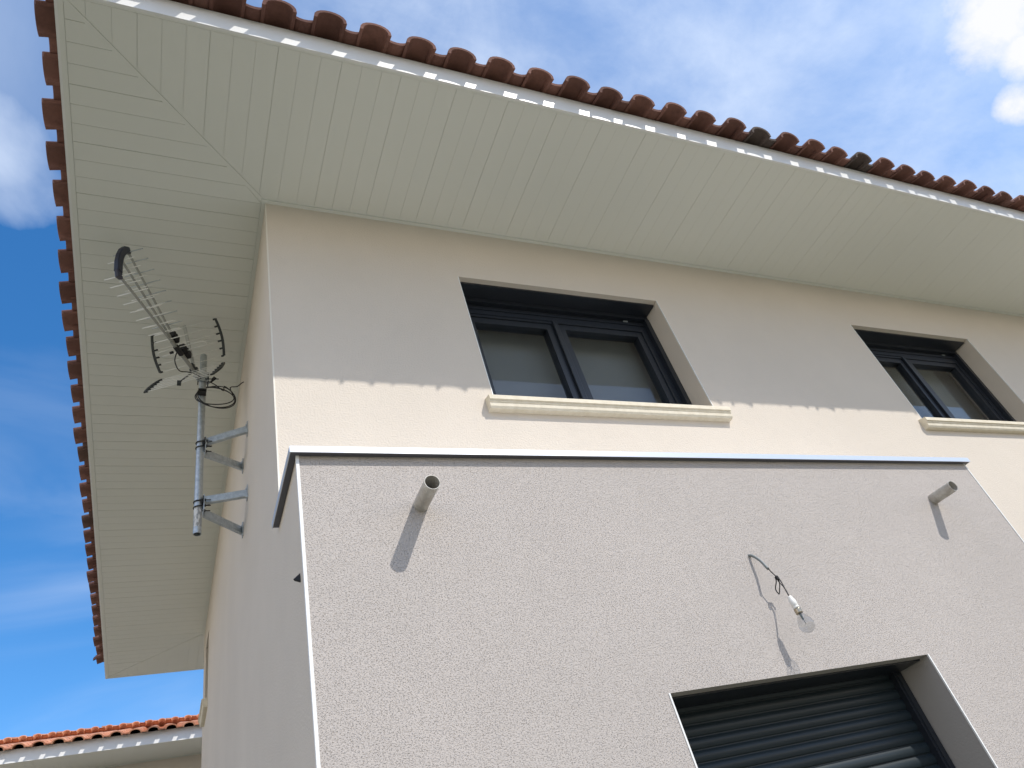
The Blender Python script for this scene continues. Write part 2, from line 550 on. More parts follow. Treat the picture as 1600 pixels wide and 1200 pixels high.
def hip_roof(parent, X0, X1, Y0, Y1, zb, tile_m, rnd, fx, lx, pitch, lpitch, ov, name='roof', dark_ids=()):
    """X0.. = pan lip lines; zb = z of the pan lip"""
    tp = math.tan(PITCH)
    half = min(X1 - X0, Y1 - Y0) / 2
    top = zb + half * tp
    P = [(X0, Y0, zb), (X1, Y0, zb), (X1, Y1, zb), (X0, Y1, zb)]
    if X1 - X0 >= Y1 - Y0:
        A = (X0 + half, Y0 + half, top); B = (X1 - half, Y0 + half, top)
    else:
        A = (X0 + half, Y0 + half, top); B = (X0 + half, Y1 - half, top)
    roof = MB()
    dx = .012
    tiles(roof, P[0], (1, 0, 0), (0, 1, 0), X1 - X0, pitch, fx, zb, True, rnd=rnd, dark_ids=dark_ids, runmax=half)
    tiles(roof, P[3], (0, -1, 0), (1, 0, 0), Y1 - Y0, lpitch, lx, zb, True, rnd=rnd, runmax=half)
    tiles(roof, P[2], (-1, 0, 0), (0, -1, 0), X1 - X0, pitch, .12, zb, True, rnd=rnd, runmax=half)
    tiles(roof, P[1], (0, 1, 0), (-1, 0, 0), Y1 - Y0, pitch, .12, zb, True, rnd=rnd, runmax=half)
    up = Vector((0, 0, .05))
    for i, (a, b) in enumerate(((P[0], A), (P[3], A if X1 - X0 >= Y1 - Y0 else B), (P[1], B if X1 - X0 >= Y1 - Y0 else A), (P[2], B), (A, B))):
        ridge_caps(roof, Vector(a) + up, Vector(b) + up, rnd)
    r = roof.build(name, tile_m, parent, tint=True)
    # roof deck (felt) under the tiles
    dk = MB()
    o = ov + .034
    dz = -.018
    Q = [(X0 + o, Y0 + o, zb + o * tp + dz), (X1 - o, Y0 + o, zb + o * tp + dz), (X1 - o, Y1 - o, zb + o * tp + dz), (X0 + o, Y1 - o, zb + o * tp + dz)]
    A2 = (A[0], A[1], A[2] + dz); B2 = (B[0], B[1], B[2] + dz)
    dk.add(Q + [A2, B2], [(0, 1, 5, 4), (2, 3, 4, 5), (3, 0, 4), (1, 2, 5)])
    dk.build('roof_deck', M['membrane'], parent)
    return r


def eaves(parent, X0, X1, Y0, Y1, ovx, ovy, z, ph, phL):
    """soffit boards, fascia. X0..Y1 = wall faces; ov = overhang of the fascia's outer face"""
    ox0, ox1, oy0, oy1 = X0 - ovx, X1 + ovx, Y0 - ovy, Y1 + ovx
    th = .012
    f = MB()
    top = z + .161
    # fascia boards (front/back run through, sides butt between)
    f.box(ox0, ox1, oy0, oy0 + th, z, top)
    f.box(ox0, ox1, oy1 - th, oy1, z, top)
    f.box(ox0, ox0 + th, oy0 + th, oy1 - th, z, top)
    f.box(ox1 - th, ox1, oy0 + th, oy1 - th, z, top)
    f.build('fascia', M['pvc'], parent)
    ix0, ix1, iy0, iy1 = ox0 + th, ox1 - th, oy0 + th, oy1 - th
    # edge trims: outer J profile and wall bead
    t = MB()
    for (a, b, c_, d) in ((ix0, ix1, iy0, iy0 + .010), (ix0, ix1, iy1 - .022, iy1), (ix0, ix0 + .022, iy0 + .022, iy1 - .022), (ix1 - .022, ix1, iy0 + .022, iy1 - .022)):
        t.box(a, b, c_, d, z + .0005, z + .0058)
    for (a, b, c_, d) in ((X0 - .02, X1 + .02, Y0 - .02, Y0), (X0 - .02, X0, Y0, Y1), (X1, X1 + .02, Y0, Y1), (X0 - .02, X1 + .02, Y1, Y1 + .02)):
        t.box(a, b, c_, d, z - .004, z + .0058)
    t.build('soffit_trim', M['soffit'], parent)
    # boards
    B = MB()
    jx0, jx1, jy0, jy1 = ix0 + .0235, ix1 - .0235, iy0 + .0115, iy1 - .0235
    wx0, wx1, wy0, wy1 = X0 - .0215, X1 + .0215, Y0 - .0215, Y1 + .0215
    mg = .0165

    def board(poly):
        n = len(poly)
        zb_, zt = z + .002, z + .0058
        vs = [(x, y, zb_) for x, y in poly] + [(x, y, zt) for x, y in poly]
        B.add(vs, [tuple(range(n))[::-1], tuple(range(n, 2 * n))] + [(i, (i + 1) % n, n + (i + 1) % n, n + i) for i in range(n)])

    def strip(lo, hi, ph_, fn, gk=1):
        k0 = math.floor((lo - ph_) / .1)
        x = ph_ + k0 * .1
        k = k0
        while x < hi:
            g0 = (.0010 if k % 3 == 0 else .0005) * gk
            g1 = (.0010 if (k + 1) % 3 == 0 else .0005) * gk
            a, b = max(lo, x + g0), min(hi, x + .1 - g1)
            if b - a > .004: fn(a, b)
            x += .1; k += 1

    # mitre lines run from the outer corner to the wall corner
    def lim(x, xo, xw, yo, yw):          # y on the mitre at x
        t_ = (x - xo) / (xw - xo); return yo + t_ * (yw - yo)
    cor = ((ox0, oy0, X0, Y0), (ox1, oy0, X1, Y0), (ox0, oy1, X0, Y1), (ox1, oy1, X1, Y1))

    def front(a, b, ylo, ywall, sgn, oy, Yw):
        def yl(x):
            y = ywall
            if x < X0: y = lim(x, ox0, X0, oy, Yw) - sgn * mg
            if x > X1: y = lim(x, ox1, X1, oy, Yw) - sgn * mg
            return min(y, ywall) if sgn > 0 else max(y, ywall)
        ya, yb = yl(a), yl(b)
        if (ya - ylo) * sgn < .002 and (yb - ylo) * sgn < .002: return
        ya = max(ya, ylo) if sgn > 0 else min(ya, ylo); yb = max(yb, ylo) if sgn > 0 else min(yb, ylo)
        P_ = [(a, ylo), (b, ylo), (b, yb), (a, ya)]
        board(P_ if sgn > 0 else P_[::-1])
    strip(jx0, jx1, ph, lambda a, b: front(a, b, jy0, wy0, 1, oy0, Y0))
    strip(jx0, jx1, ph, lambda a, b: front(a, b, jy1, wy1, -1, oy1, Y1), 2.4)

    def side(a, b, xlo, xwall, sgn, ox, Xw):
        def xl(y):
            x = xwall
            if y < Y0: x = ox + (y - oy0) / (Y0 - oy0) * (Xw - ox) - sgn * mg
            if y > Y1: x = ox + (y - oy1) / (Y1 - oy1) * (Xw - ox) - sgn * mg
            return min(x, xwall) if sgn > 0 else max(x, xwall)
        xa, xb = xl(a), xl(b)
        if (xa - xlo) * sgn < .002 and (xb - xlo) * sgn < .002: return
        xa = max(xa, xlo) if sgn > 0 else min(xa, xlo); xb = max(xb, xlo) if sgn > 0 else min(xb, xlo)
        P_ = [(xlo, a), (xa, a), (xb, b), (xlo, b)]
        board(P_ if sgn > 0 else P_[::-1])
    strip(jy0, jy1, phL, lambda a, b: side(a, b, jx0, wx0, 1, ox0, X0), 1.7)
    strip(jy0, jy1, phL, lambda a, b: side(a, b, jx1, wx1, -1, ox1, X1))
    B.build('soffit', M['soffit'], parent)
    # mitre strips
    for (xo, yo, xw, yw) in cor:
        mt = MB()
        p = Vector((xo, yo, 0)); q = Vector((xw, yw, 0)); d = (q - p).normalized()
        nrm = Vector((-d.y, d.x, .0))
        p2 = p + d * .04 + nrm * .0018; q2 = q - d * .03 + nrm * .0018
        up_ = Vector((0, 0, z + .0035))
        mt.bar(p2 + up_, q2 + up_, .0186, .0045)
        mt.build('mitre_strip', M['soffit'], parent)
    # backing above the boards, keeps daylight out
    bk = MB()
    bk.box(ix0 + .001, ix1 - .001, iy0 + .001, iy1 - .001, z + .006, z + .03)
    bk.build('eave_backing', M['soffit'], parent)


# ================================================================ THE HOUSE
H = 5.2
HX, HY = 12.0, 5.54
house = empty('house', (0, 0, 0), 'cream rendered two storey house with grey bay, white soffit and terracotta eaves', 'house')
W1 = (1.0565, 2.4512, 3.81, 4.758)
W2 = (4.2486, 5.6284, 3.81, 4.758)
WS = (4.74, 5.18, 4.21, 4.885)
RD = .17                                # depth of window reveals
wl = MB()
wall_face(wl, (0, 0, 0), (1, 0, 0), (0, 0, 1), HX, H + .02, [W1, W2])
for h in (W1, W2): reveals(wl, (0, 0, 0), (1, 0, 0), (0, 0, 1), (0, 1, 0), h, .30)
wall_face(wl, (0, 0, 0), (0, 1, 0), (0, 0, 1), HY, H + .02, [WS])
reveals(wl, (0, 0, 0), (0, 1, 0), (0, 0, 1), (1, 0, 0), WS, .30)
wall_face(wl, (HX, 0, 0), (0, 1, 0), (0, 0, 1), HY, H + .02, [])
wall_face(wl, (0, HY, 0), (1, 0, 0), (0, 0, 1), HX, H + .02, [])
wl.build('wall', M['cream'], house)
# inner faces, floor and ceiling of the upper storey
iw = MB()
wall_face(iw, (.30, .30, 2.7), (1, 0, 0), (0, 0, 1), HX - .6, H - 2.7 - .05, [(W1[0] - .3, W1[1] - .3, W1[2] - 2.7, W1[3] - 2.7), (W2[0] - .3, W2[1] - .3, W2[2] - 2.7, W2[3] - 2.7)])
wall_face(iw, (.30, .30, 2.7), (0, 1, 0), (0, 0, 1), HY - .6, H - 2.7 - .05, [(WS[0] - .3, WS[1] - .3, WS[2] - 2.7, WS[3] - 2.7)])
wall_face(iw, (HX - .3, .30, 2.7), (0, 1, 0), (0, 0, 1), HY - .6, H - 2.7 - .05, [])
wall_face(iw, (.30, 3.6, 2.7), (1, 0, 0), (0, 0, 1), HX - .6, H - 2.7 - .05, [])
wall_face(iw, (.30, HY - .3, 2.7), (1, 0, 0), (0, 0, 1), HX - .6, H - 2.7 - .05, [])
wall_face(iw, (3.3, .30, 2.7), (0, 1, 0), (0, 0, 1), HY - .6, H - 2.7 - .05, [])
wall_face(iw, (.30, .30, 2.7), (1, 0, 0), (0, 1, 0), HX - .6, HY - .6, [])
wall_face(iw, (.30, .30, H - .05), (1, 0, 0), (0, 1, 0), HX - .6, HY - .6, [])
iw.build('interior_wall', M['interior'], house)
# corner bead of the cream wall, and beads round the openings
cb = MB()
cb.box(-.002, .0045, -.002, .0045, 3.19, H - .006)
cb.build('corner_bead', M['beadc'], house)
for h in (W1, W2):
    for ux in (h[0] - .003, h[1] - .001):
        ob = MB()
        ob.box(ux, ux + .004, -.002, .004, h[2], h[3])
        ob.build('opening_bead', M['bead'], house)

# ---- grey bay on the ground floor
BX, BY, BZ = 3.53, -.42, 3.145
DH = (1.1335, 2.3968, 0, 2.194)
bf = MB()
wall_face(bf, (0, BY, 0), (1, 0, 0), (0, 0, 1), BX, BZ, [DH])
bf.build('bay_front', M['grey'], house)
br = MB()
reveals(br, (0, BY, 0), (1, 0, 0), (0, 0, 1), (0, 1, 0), DH, .40, bottom=False)
br.build('door_reveal', M['grey_reveal'], house)
for bx0 in (0, BX):
    bs = MB()
    wall_face(bs, (bx0, BY, 0), (0, 1, 0), (0, 0, 1), -BY, BZ, [])
    bs.build('bay_side', M['cream'], house)
bb = MB()
bb.box(-.003, .0070, BY - .003, BY + .008, 0, BZ)
bb.build('bay_corner_bead', M['bead'], house)
bb = MB()
bb.box(BX - .004, BX + .003, BY - .003, BY + .005, 0, BZ)
bb.build('bay_corner_bead', M['bead'], house)
for x0 in (DH[0] - .004, DH[1] - .002):
    ob = MB()
    ob.box(x0, x0 + .006, BY - .0025, BY + .004, 0, DH[3])
    ob.build('door_bead', M['bead'], house)
# metal coping with drip edge
cp = MB()
cz0, cz1 = BZ - .008, BZ + .018
co = .026
cp.box(-co, BX + co, BY - co, BY - co + .003, cz0, cz1)                    # front face
cp.box(-co, BX + co, BY - co + .003, -.002, cz1 - .003, cz1)                # top
cp.box(-co, -co + .003, BY - co + .003, .045, cz0, cz1 - .0032)             # left face
cp.box(BX + co - .003, BX + co, BY - co + .003, -.002, cz0, cz1 - .0032)
# folded drip returns
cp.box(-co + .0032, -.0035, -.001, .045, cz1 - .006, cz1 - .0035)
cpo = cp.build('coping', M['coping'], house)
for sxx in (.45, 1.31, 2.2, 3.03, 3.41):
    sw_ = MB(); sw_.lathe((sxx, BY - co + .012, cz1), (0, -.2, 1), [(0, .004), (.003, .004), (.0045, .002), (.0045, 0)], 8)
    sw_.build('screw', M['galv'], cpo)
cu = MB()  # dark strip put in as the shade under the coping lip
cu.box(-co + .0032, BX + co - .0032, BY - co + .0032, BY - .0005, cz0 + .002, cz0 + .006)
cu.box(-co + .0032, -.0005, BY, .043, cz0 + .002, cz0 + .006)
cu.build('underside_shade', M['underside'], cpo)

# ---- stone sills and windows
def sill(parent, x0, x1, ztop, ax='x'):
    # profile (out, z) from the wall outwards
    pr = [(-.17, .012), (.050, 0), (.053, -.004), (.053, -.027), (.045, -.029), (.045, -.039), (.041, -.041), (.039, -.062), (.032, -.073), (0, -.074), (-.04, -.074)]
    s = MB()
    n = len(pr)
    if ax == 'x':
        vs = [(x0, -o, ztop + z) for o, z in pr] + [(x1, -o, ztop + z) for o, z in pr]
    else:
        vs = [(-o, x1, ztop + z) for o, z in pr] + [(-o, x0, ztop + z) for o, z in pr]
    # the part inside the reveal must stay between the jambs: cut back at the wall face
    if ax == 'x':
        vs = [(x, min(y, 0), z) for x, y, z in vs]
    else:
        vs = [(min(x, 0), y, z) for x, y, z in vs]
    s.add(vs, [tuple(range(n))[::-1], tuple(range(n, 2 * n))] + [(i, (i + 1) % n, n + (i + 1) % n, n + i) for i in range(n)])
    if ax == 'x':
        s.box(x0 + .06, x1 - .06, .0005, RD, ztop - .02, ztop + .008)
    o = s.build('window_sill', M['stone'], parent)
    return o


def window(h, paper=None):
    x0, x1, z0, z1 = h
    y = RD
    root = MB()
    fr = .058
    zt = z1
    # fixed frame, stepped twice
    for (a, b, c_, d) in ((x0, x1, zt - fr - .055, zt), (x0, x1, z0 + .008, z0 + fr), (x0, x0 + fr, z0 + fr, zt - fr - .055), (x1 - fr, x1, z0 + fr, zt - fr - .055)):
        root.box(a + .0005, b - .0005, y, y + .07, c_ + .0005, d - .0005)
    for i, zz in enumerate((zt - .03, zt - .066)):
        root.box(x0 + .001, x1 - .001, y - .012 + .004 * i, y - .0005, zz - .012, zz)
    fo = root.build('window', M['anthracite'], house)
    bl = MB(); bl.box(x0 - .05, x1 + .05, .335, .338, z0 - .05, z1 + .08)  # grey sheet added behind the glass to lift its tone
    bl.build('pane_backing', M['backing_sheet'], fo)
    # roller shutter head: dark box under the lintel, with its bottom slat
    hd = MB()
    hd.box(x0 + .002, x1 - .002, .036, RD - .014, z1 - .012, z1 + .012)
    hd.box(x0 + .004, x1 - .004, RD - .034, RD - .0145, z1 - .04, z1 - .0125)
    hd.build('shutter_box', M['anthracite'], fo)
    for gx in (x0 + .0005, x1 - .0335):
        gd = MB(); gd.box(gx, gx + .033, RD - .035, RD - .0005, z0 + .012, z1 - .042)
        gd.build('shutter_guide', M['anthracite'], fo)
    cl = MB(); cl.box(x1 - .20, x1 - .165, RD - .0175, RD - .0125 , z1 - .065, z1 - .055)
    cl.build('shutter_clip', M['sheath'], fo)
    # two sashes
    a, b = x0 + fr + .004, x1 - fr - .004
    mid = (a + b) / 2 - .03
    zs0, zs1 = z0 + fr + .003, zt - fr - .058
    for (u, v, dy) in ((a, mid - .001, 0), (mid + .001, b, -.008)):
        s = MB()
        p = .062
        yy = y + .012 + dy
        def fr_box(X0, X1, Z0, Z1, Y0, Y1):
            s.box(X0, X1, Y0, Y1, Z0, Z1)
        fr_box(u, v, zs0, zs0 + p, yy, yy + .06); fr_box(u, v, zs1 - p, zs1, yy, yy + .06)
        fr_box(u, u + p, zs0 + p, zs1 - p, yy, yy + .06); fr_box(v - p, v, zs0 + p, zs1 - p, yy, yy + .06)
        # raised outer lip with rounded step
        l = .018
        for (X0, X1, Z0, Z1) in ((u, v, zs0, zs0 + l), (u, v, zs1 - l, zs1), (u, u + l, zs0 + l, zs1 - l), (v - l, v, zs0 + l, zs1 - l)):
            s.box(X0, X1, yy - .009, yy - .0002, Z0, Z1)
        so = s.build('sash', M['anthracite'], fo)
        g_ = MB(); g_.box(u + p, v - p, yy + .026, yy + .030, zs0 + p, zs1 - p)
        g_.build('pane', M['glass'], fo)
    # head astragal between the sashes
    s = MB(); s.bar((mid, y - .004, zs0 + .005), (mid, y - .004, zs1 - .005), .034, .010, up=(0, 1, 0), bevel=.003)
    s.build('astragal', M['anthracite'], fo)
    so = sill(fo, x0 - .052, x1 + .062, z0 - .006)
    if paper:
        pp = MB()
        for (X0, X1, Z0, Z1) in paper:
            pp.box(X0, X1, y + .026, y + .0285, Z0, Z1)
        pp.build('paper_sticker', M['ceramic'], fo)
    return fo


window(W1, [(1.83, 2.16, 3.935, 3.985)])
window(W2, [(4.98, 5.08, 3.935, 4.01)])
# small side window near the back
fo = MB()
fo.box(RD, RD + .06, WS[0], WS[1], WS[2], WS[2] + .05); fo.box(RD, RD + .06, WS[0], WS[1], WS[3] - .05, WS[3])
fo.box(RD, RD + .06, WS[0], WS[0] + .05, WS[2] + .05, WS[3] - .05); fo.box(RD, RD + .06, WS[1] - .05, WS[1], WS[2] + .05, WS[3] - .05)
sw = fo.build('window', M['anthracite'], house)
pn = MB(); pn.box(RD + .03, RD + .034, WS[0] + .05, WS[1] - .05, WS[2] + .05, WS[3] - .05)
pn.build('pane', M['glass'], sw)
sill(sw, WS[0] - .04, WS[1] + .04, WS[2], 'y')

# ---- roller shutter of the door
rs = MB()
y = -.232
zz = DH[3] - .004
x0, x1 = DH[0] + .004, DH[1] - .004
pit_ = .041
z = DH[3] + .02
k = 0
while z > .05:
    prof = []
    for q in range(9):
        t_ = q / 8
        prof.append((-.0062 * sin(pi * t_) ** .8, -t_ * (pit_ - .004)))
    prof += [(.002, -(pit_ - .004) - .0001), (.002, -pit_)]
    vs = []
    for X in (x0 + .03, x1 - .03):
        vs += [(X, y + a, min(z + b, DH[3] + .02)) for a, b in prof]
    n_ = len(prof)
    rs.add(vs, [(i, i + 1, n_ + i + 1, n_ + i) for i in range(n_ - 1)], False)
    for i in range(8): rs.sm[-(n_ - 1) + i] = True
    z -= pit_; k += 1
sh_o = rs.build('roller_shutter', M['shutter'], house)
for gx in (x0, x1 - .045):
    gd = MB(); gd.box(gx, gx + .045, y - .030, y + .02, 0, DH[3] - .002); gd.box(gx + (.012), gx + .033, y - .036, y - .0302, 0, DH[3] - .003)
    gd.build('guide_rail', M['anthracite'], sh_o)
bx_ = MB(); bx_.box(DH[0] + .002, DH[1] - .002, BY + .045, -.25, DH[3] - .006, DH[3] + .006)
bx_.box(DH[0], DH[1], -.20, -.05, 0, DH[3] + .02)
bx_.build('shutter_box', M['anthracite'], sh_o)

# ---- overflow pipes through the bay
for (bx, bz, tx, ty, tz) in ((.411, 2.936, .408, -.572, 2.925), (3.076, 2.919, 3.074, -.553, 2.908)):
    p = MB(); p.pipe((bx, BY + .06, bz), (tx, ty, tz), .0275, .0258)
    po = p.build('overflow_pipe', M['zinc'], house)
# little dark clip on the bay's side
cl = MB()
cl.add([(-.0005, -.353, 2.705), (-.0005, -.343, 2.705), (-.022, -.346, 2.716), (-.0005, -.348, 2.735), (-.018, -.342, 2.712)], [(0, 1, 4, 2), (0, 2, 3), (1, 3, 4), (2, 4, 3), (0, 3, 1)])
cl.build('wall_clip', M['rubber'], house)

eaves(house, 0, HX, 0, HY, .953, .91, H, -.337, -.789)
rnd = random.Random(11)
RX0, RY0 = -1.003, -.972
TP = .2308
hip_roof(house, RX0, HX + 1.0, RY0, HY + 1.0, H + .1445, M['tile'], rnd, (.193 - RX0) % TP, ((HY + 1.0) - (-.458)) % .2335, TP, .2335, .045, dark_ids=(17, 21))

# ================================================================ NEIGHBOUR
nb = empty('house', (-9, 9.57, 0), 'neighbouring house behind, sunlit orange tiled roof over a white eave at the lower left', 'house')
NX0, NX1, NY0, NY1 = -9.0, 6.0, 9.57, 16.5
nw = MB()
wall_face(nw, (NX0, NY0, 0), (1, 0, 0), (0, 0, 1), NX1 - NX0, H + .02, [])
wall_face(nw, (NX0, NY1, 0), (1, 0, 0), (0, 0, 1), NX1 - NX0, H + .02, [])
wall_face(nw, (NX0, NY0, 0), (0, 1, 0), (0, 0, 1), NY1 - NY0, H + .02, [])
wall_face(nw, (NX1, NY0, 0), (0, 1, 0), (0, 0, 1), NY1 - NY0, H + .02, [])
nw.build('wall', M['cream'], nb)
eaves(nb, NX0, NX1, NY0, NY1, .72, .72, H, -.337, -.789)
PITCH = radians(18.8)
hip_roof(nb, NX0 - .78, NX1 + .78, NY0 - .785, NY1 + .78, H + .142, M['tile_orange'], random.Random(5), .12, .12, .219, .219, .045)

# ================================================================ ANTENNA
at = empty('antenna', (0, 1.25, 4.2), 'silver rooftop television aerial on a steel mast bracketed to the side wall', 'television aerial')
px, py = -.25, 1.16
mast = MB()
mast.pipe((px - .003, py, 3.79), (px, py, 5.10), .0205, .018)
mo = mast.build('mast', M['galv'], at)
st = MB(); st.pipe((px - .003, py, 3.83), (px - .0025, py, 3.955), .0209, .0206); st.build('sticker', M['sticker'], mo)
for (pz, A1, A2) in ((4.0, (0, 1.128, 4.028), (0, 1.396, 3.951)), (4.405, (0, 1.073, 4.443), (0, 1.354, 4.376))):
    b = MB()
    for (wa, po_) in ((A1, (px + .030, py - .01, pz + .0)), (A2, (px + .030, py + .03, pz - .055))):
        wv = Vector(wa); pv = Vector(po_)
        b.bar(pv, wv - Vector((.006, 0, 0)), .004, .044, bevel=.001)                  # upright web
        b.bar(pv + Vector((0, .011, -.0205)), wv + Vector((-.006, .011, -.0205)), .020, .003)   # flange
        b.box(-.006, -.0005, wv.y - .022, wv.y + .022, wv.z - .042, wv.z + .042)       # wall plate
        b.lathe((-.0062, wv.y, wv.z + .027), (-1, 0, 0), [(0, .007), (.006, .007), (.006, 0)], 6)
        b.lathe((-.0062, wv.y, wv.z - .027), (-1, 0, 0), [(0, .007), (.006, .007), (.006, 0)], 6)
    b.box(px + .0225, px + .028, py - .03, py + .05, pz - .075, pz + .022)             # clamp plate
    b.build('wall_bracket', M['galv'], at)
    c_ = MB()
    for dz in (-.012, -.048):
        pts = [(px + .06, py - .026, pz + dz)] + [(px + .005, py - .026, pz + dz)] + \
              [(px - .026 * sin(t * pi / 8), py - .026 * cos(t * pi / 8), pz + dz) for t in range(1, 8)] + [(px + .005, py + .026, pz + dz), (px + .06, py + .026, pz + dz)]
        c_.tube(pts, .0032, 6)
        c_.lathe((px + .028, py - .026, pz + dz), (1, 0, 0), [(0, .008), (.007, .008), (.007, 0)], 6)
        c_.lathe((px + .028, py + .026, pz + dz), (1, 0, 0), [(0, .008), (.007, .008), (.007, 0)], 6)
    c_.box(px + .018, px + .024, py - .034, py + .034, pz - .035, pz + .012)
    c_.build('mast_clamp', M['rubber'], at)

HZ = 4.9
th = -2.0618
U = Vector((cos(th), sin(th), 0)); V = Vector((-U.y, U.x, 0)); Zv = Vector((0, 0, 1))
HP = Vector((-.3043, 1.0877, HZ))


def loc(u_, v_, z_): return HP + U * u_ + V * v_ + Zv * z_


bo = MB()
bo.bar(loc(-.10, 0, 0), loc(.28, 0, -.006), .018, .018, bevel=.002)
bo.bar(loc(.28, 0, -.006), loc(.835, 0, -.0313), .012, .012, bevel=.002)
bo.bar(loc(.26, 0, .012), loc(.84, 0, .095), .011, .011, bevel=.002)
bo.bar(loc(.26, 0, .05), loc(.796, 0, .2166), .011, .011, bevel=.002)
bo.build('boom', M['boom'], at)
# navy end cap joining the three booms
ec = MB()
pts = [loc(.832, 0, -.045), loc(.846, 0, -.01), loc(.853, 0, .05), loc(.850, 0, .105), loc(.838, 0, .155), loc(.818, 0, .195), loc(.79, 0, .225)]
for i in range(len(pts) - 1):
    ec.bar(pts[i] - (pts[i + 1] - pts[i]) * .08, pts[i + 1] + (pts[i + 1] - pts[i]) * .08, .030 if i not in (0, 5) else .024, .042, bevel=.006, up=U)
ec.build('boom_end_cap', M['navy'], at)
# directors
def boomline(a, b, n_, half, r=.0032, start=.1, mt_=None):
    mt_ = mt_ or M['alu']
    for i in range(n_):
        t_ = start + (1 - start) * i / (n_ - 1)
        p = a.lerp(b, min(t_, .985))
        e = MB(); h_ = half * (1 + .12 * (1 - t_))
        e.tube([p - V * h_, p + V * h_], r, 6)
        e.build('director_rod', mt_, at)


boomline(loc(.28, 0, -.006), loc(.835, 0, -.0313), 9, .082, start=.04)
boomline(loc(.26, 0, .012), loc(.84, 0, .095), 9, .074, .0027, start=.12)
boomline(loc(.26, 0, .05), loc(.796, 0, .2166), 8, .082, start=.15, mt_=M['galv'])
# reflector panels
for (tu, tz, nm) in ((.1525, .235, 1), (.1675, -.24, -1)):
    c0 = (.0276, .0319 * nm)
    side_d = Vector((0, 0, 0))
    # curved plastic end pieces
    for sg in (-1, 1):
        e = MB()
        pp = []
        for i in range(9):
            t_ = i / 8
            uu = c0[0] + (tu - c0[0]) * t_; zz_ = c0[1] + (tz - c0[1]) * t_
            bow = .014 * sin(pi * t_)
            # bow outwards along the panel's own plane (sideways)
            pp.append(loc(uu, sg * (.1992 + bow), zz_))
        nd = Vector((0, 0, 1)) * (tu - c0[0]) - U * (tz - c0[1])
        for i in range(8): e.bar(pp[i], pp[i + 1] + (pp[i + 1] - pp[i]) * .05, .015, .010, up=nd.normalized(), bevel=.002)
        for i in range(6):
            t_ = i / 5
            uu = c0[0] + (tu - c0[0]) * t_; zz_ = c0[1] + (tz - c0[1]) * t_
            e.tube([loc(uu, sg * (.1992 - .016), zz_), loc(uu, sg * (.1992 + .012 * sin(pi * t_)), zz_)], .0058, 8)
        e.build('reflector_end', M['darkplastic'], at)
    for i in range(6):
        t_ = i / 5
        uu = c0[0] + (tu - c0[0]) * t_; zz_ = c0[1] + (tz - c0[1]) * t_
        e = MB(); e.tube([loc(uu, -.199, zz_), loc(uu, .199, zz_)], .0021, 6)
        e.build('reflector_rod', M['alu'], at)
    if nm > 0:
        e = MB(); nd = (Vector((0, 0, 1)) * (tu - c0[0]) - U * (tz - c0[1])).normalized()
        e.bar(loc(.005, .004, .005), loc(tu + .005, .004, tz + .01), .020, .006, up=nd, bevel=.001)
        e.build('reflector_spine', M['boom'], at)
    else:
        e = MB(); e.bar(loc(.005, 0, -.012), loc(tu + .004, 0, tz), .007, .007)
        for i in range(1): e.box(*[c__ for c__ in (loc(tu, 0, tz).x - .011, loc(tu, 0, tz).x + .011, loc(tu, 0, tz).y - .011, loc(tu, 0, tz).y + .011, tz + HZ - .011, tz + HZ + .011)])
        e.build('reflector_spine', M['darkplastic'], at)
# hinge
e = MB(); e.tube([loc(0, -.022, .004), loc(0, .022, .004)], .016, 12); e.bar(loc(-.02, 0, .012), loc(.04, 0, .012), .024, .03, bevel=.004)
e.build('reflector_hinge', M['darkplastic'], at)
# dipole: ribbed boxes, folded loop
e = MB()
for (a_, b_, zo) in ((.235, .300, .038), (.085, .175, .045)):
    e.bar(loc(a_, .004, zo), loc(b_, .004, zo), .040, .045, bevel=.007)
    nrib = 3
    for i in range(nrib):
        t_ = (i + .5) / nrib
        p = loc(a_ + (b_ - a_) * t_, .004, zo)
        e.bar(p - U * .004, p + U * .004, .045, .050, bevel=.007)
e.bar(loc(.16, 0, -.004), loc(.235, 0, -.004), .026, .028, bevel=.004)
e.tube([loc(.19, -.055, 0), loc(.19, -.035, 0)], .008, 8)
e.build('dipole_box', M['rubber'], at)
e = MB()
pts = []
for i in range(9): pts.append((.155 - .020 * sin(pi * i / 8 - pi / 2), .125 + .020 * cos(pi * i / 8 - pi / 2)))
loop = pts + [(2 * .155 - a_, -b_) for a_, b_ in pts]
e.tube([loc(a_, b_, .045) for a_, b_ in loop], .0028, 8, closed=True)
e.build('dipole', M['alu'], at)
# mast clamp behind the reflector
e = MB()
e.bar(loc(-.13, .02, -.012), loc(-.03, .0, -.006), .05, .012, bevel=.002)
e.box(px - .035, px + .035, py - .030, py - .024, HZ - .04, HZ + .03)
e.box(px - .035, px + .035, py - .0238, py - .019, HZ - .03, HZ + .02)
e.build('boom_clamp', M['galv'], at)
e = MB()
for dz in (-.018, .012):
    e.tube([(px + .028, py - .04, HZ + dz), (px + .03, py + .055, HZ + dz)], .0035, 6)
    e.tube([(px - .028, py - .04, HZ + dz), (px - .028, py + .035, HZ + dz)], .0035, 6)
e.tube([(px + .012, py - .035, HZ - .03), (px + .09, py - .02, HZ - .012)], .0035, 6)
e.tube([(px + .05, py - .05, HZ - .045), (px + .065, py + .0, HZ + .02)], .0055, 6)
e.bar((px + .045, py - .01, HZ - .03), (px + .075, py - .02, HZ - .005), .012, .006)
e.build('wing_nut', M['rubber'], at)


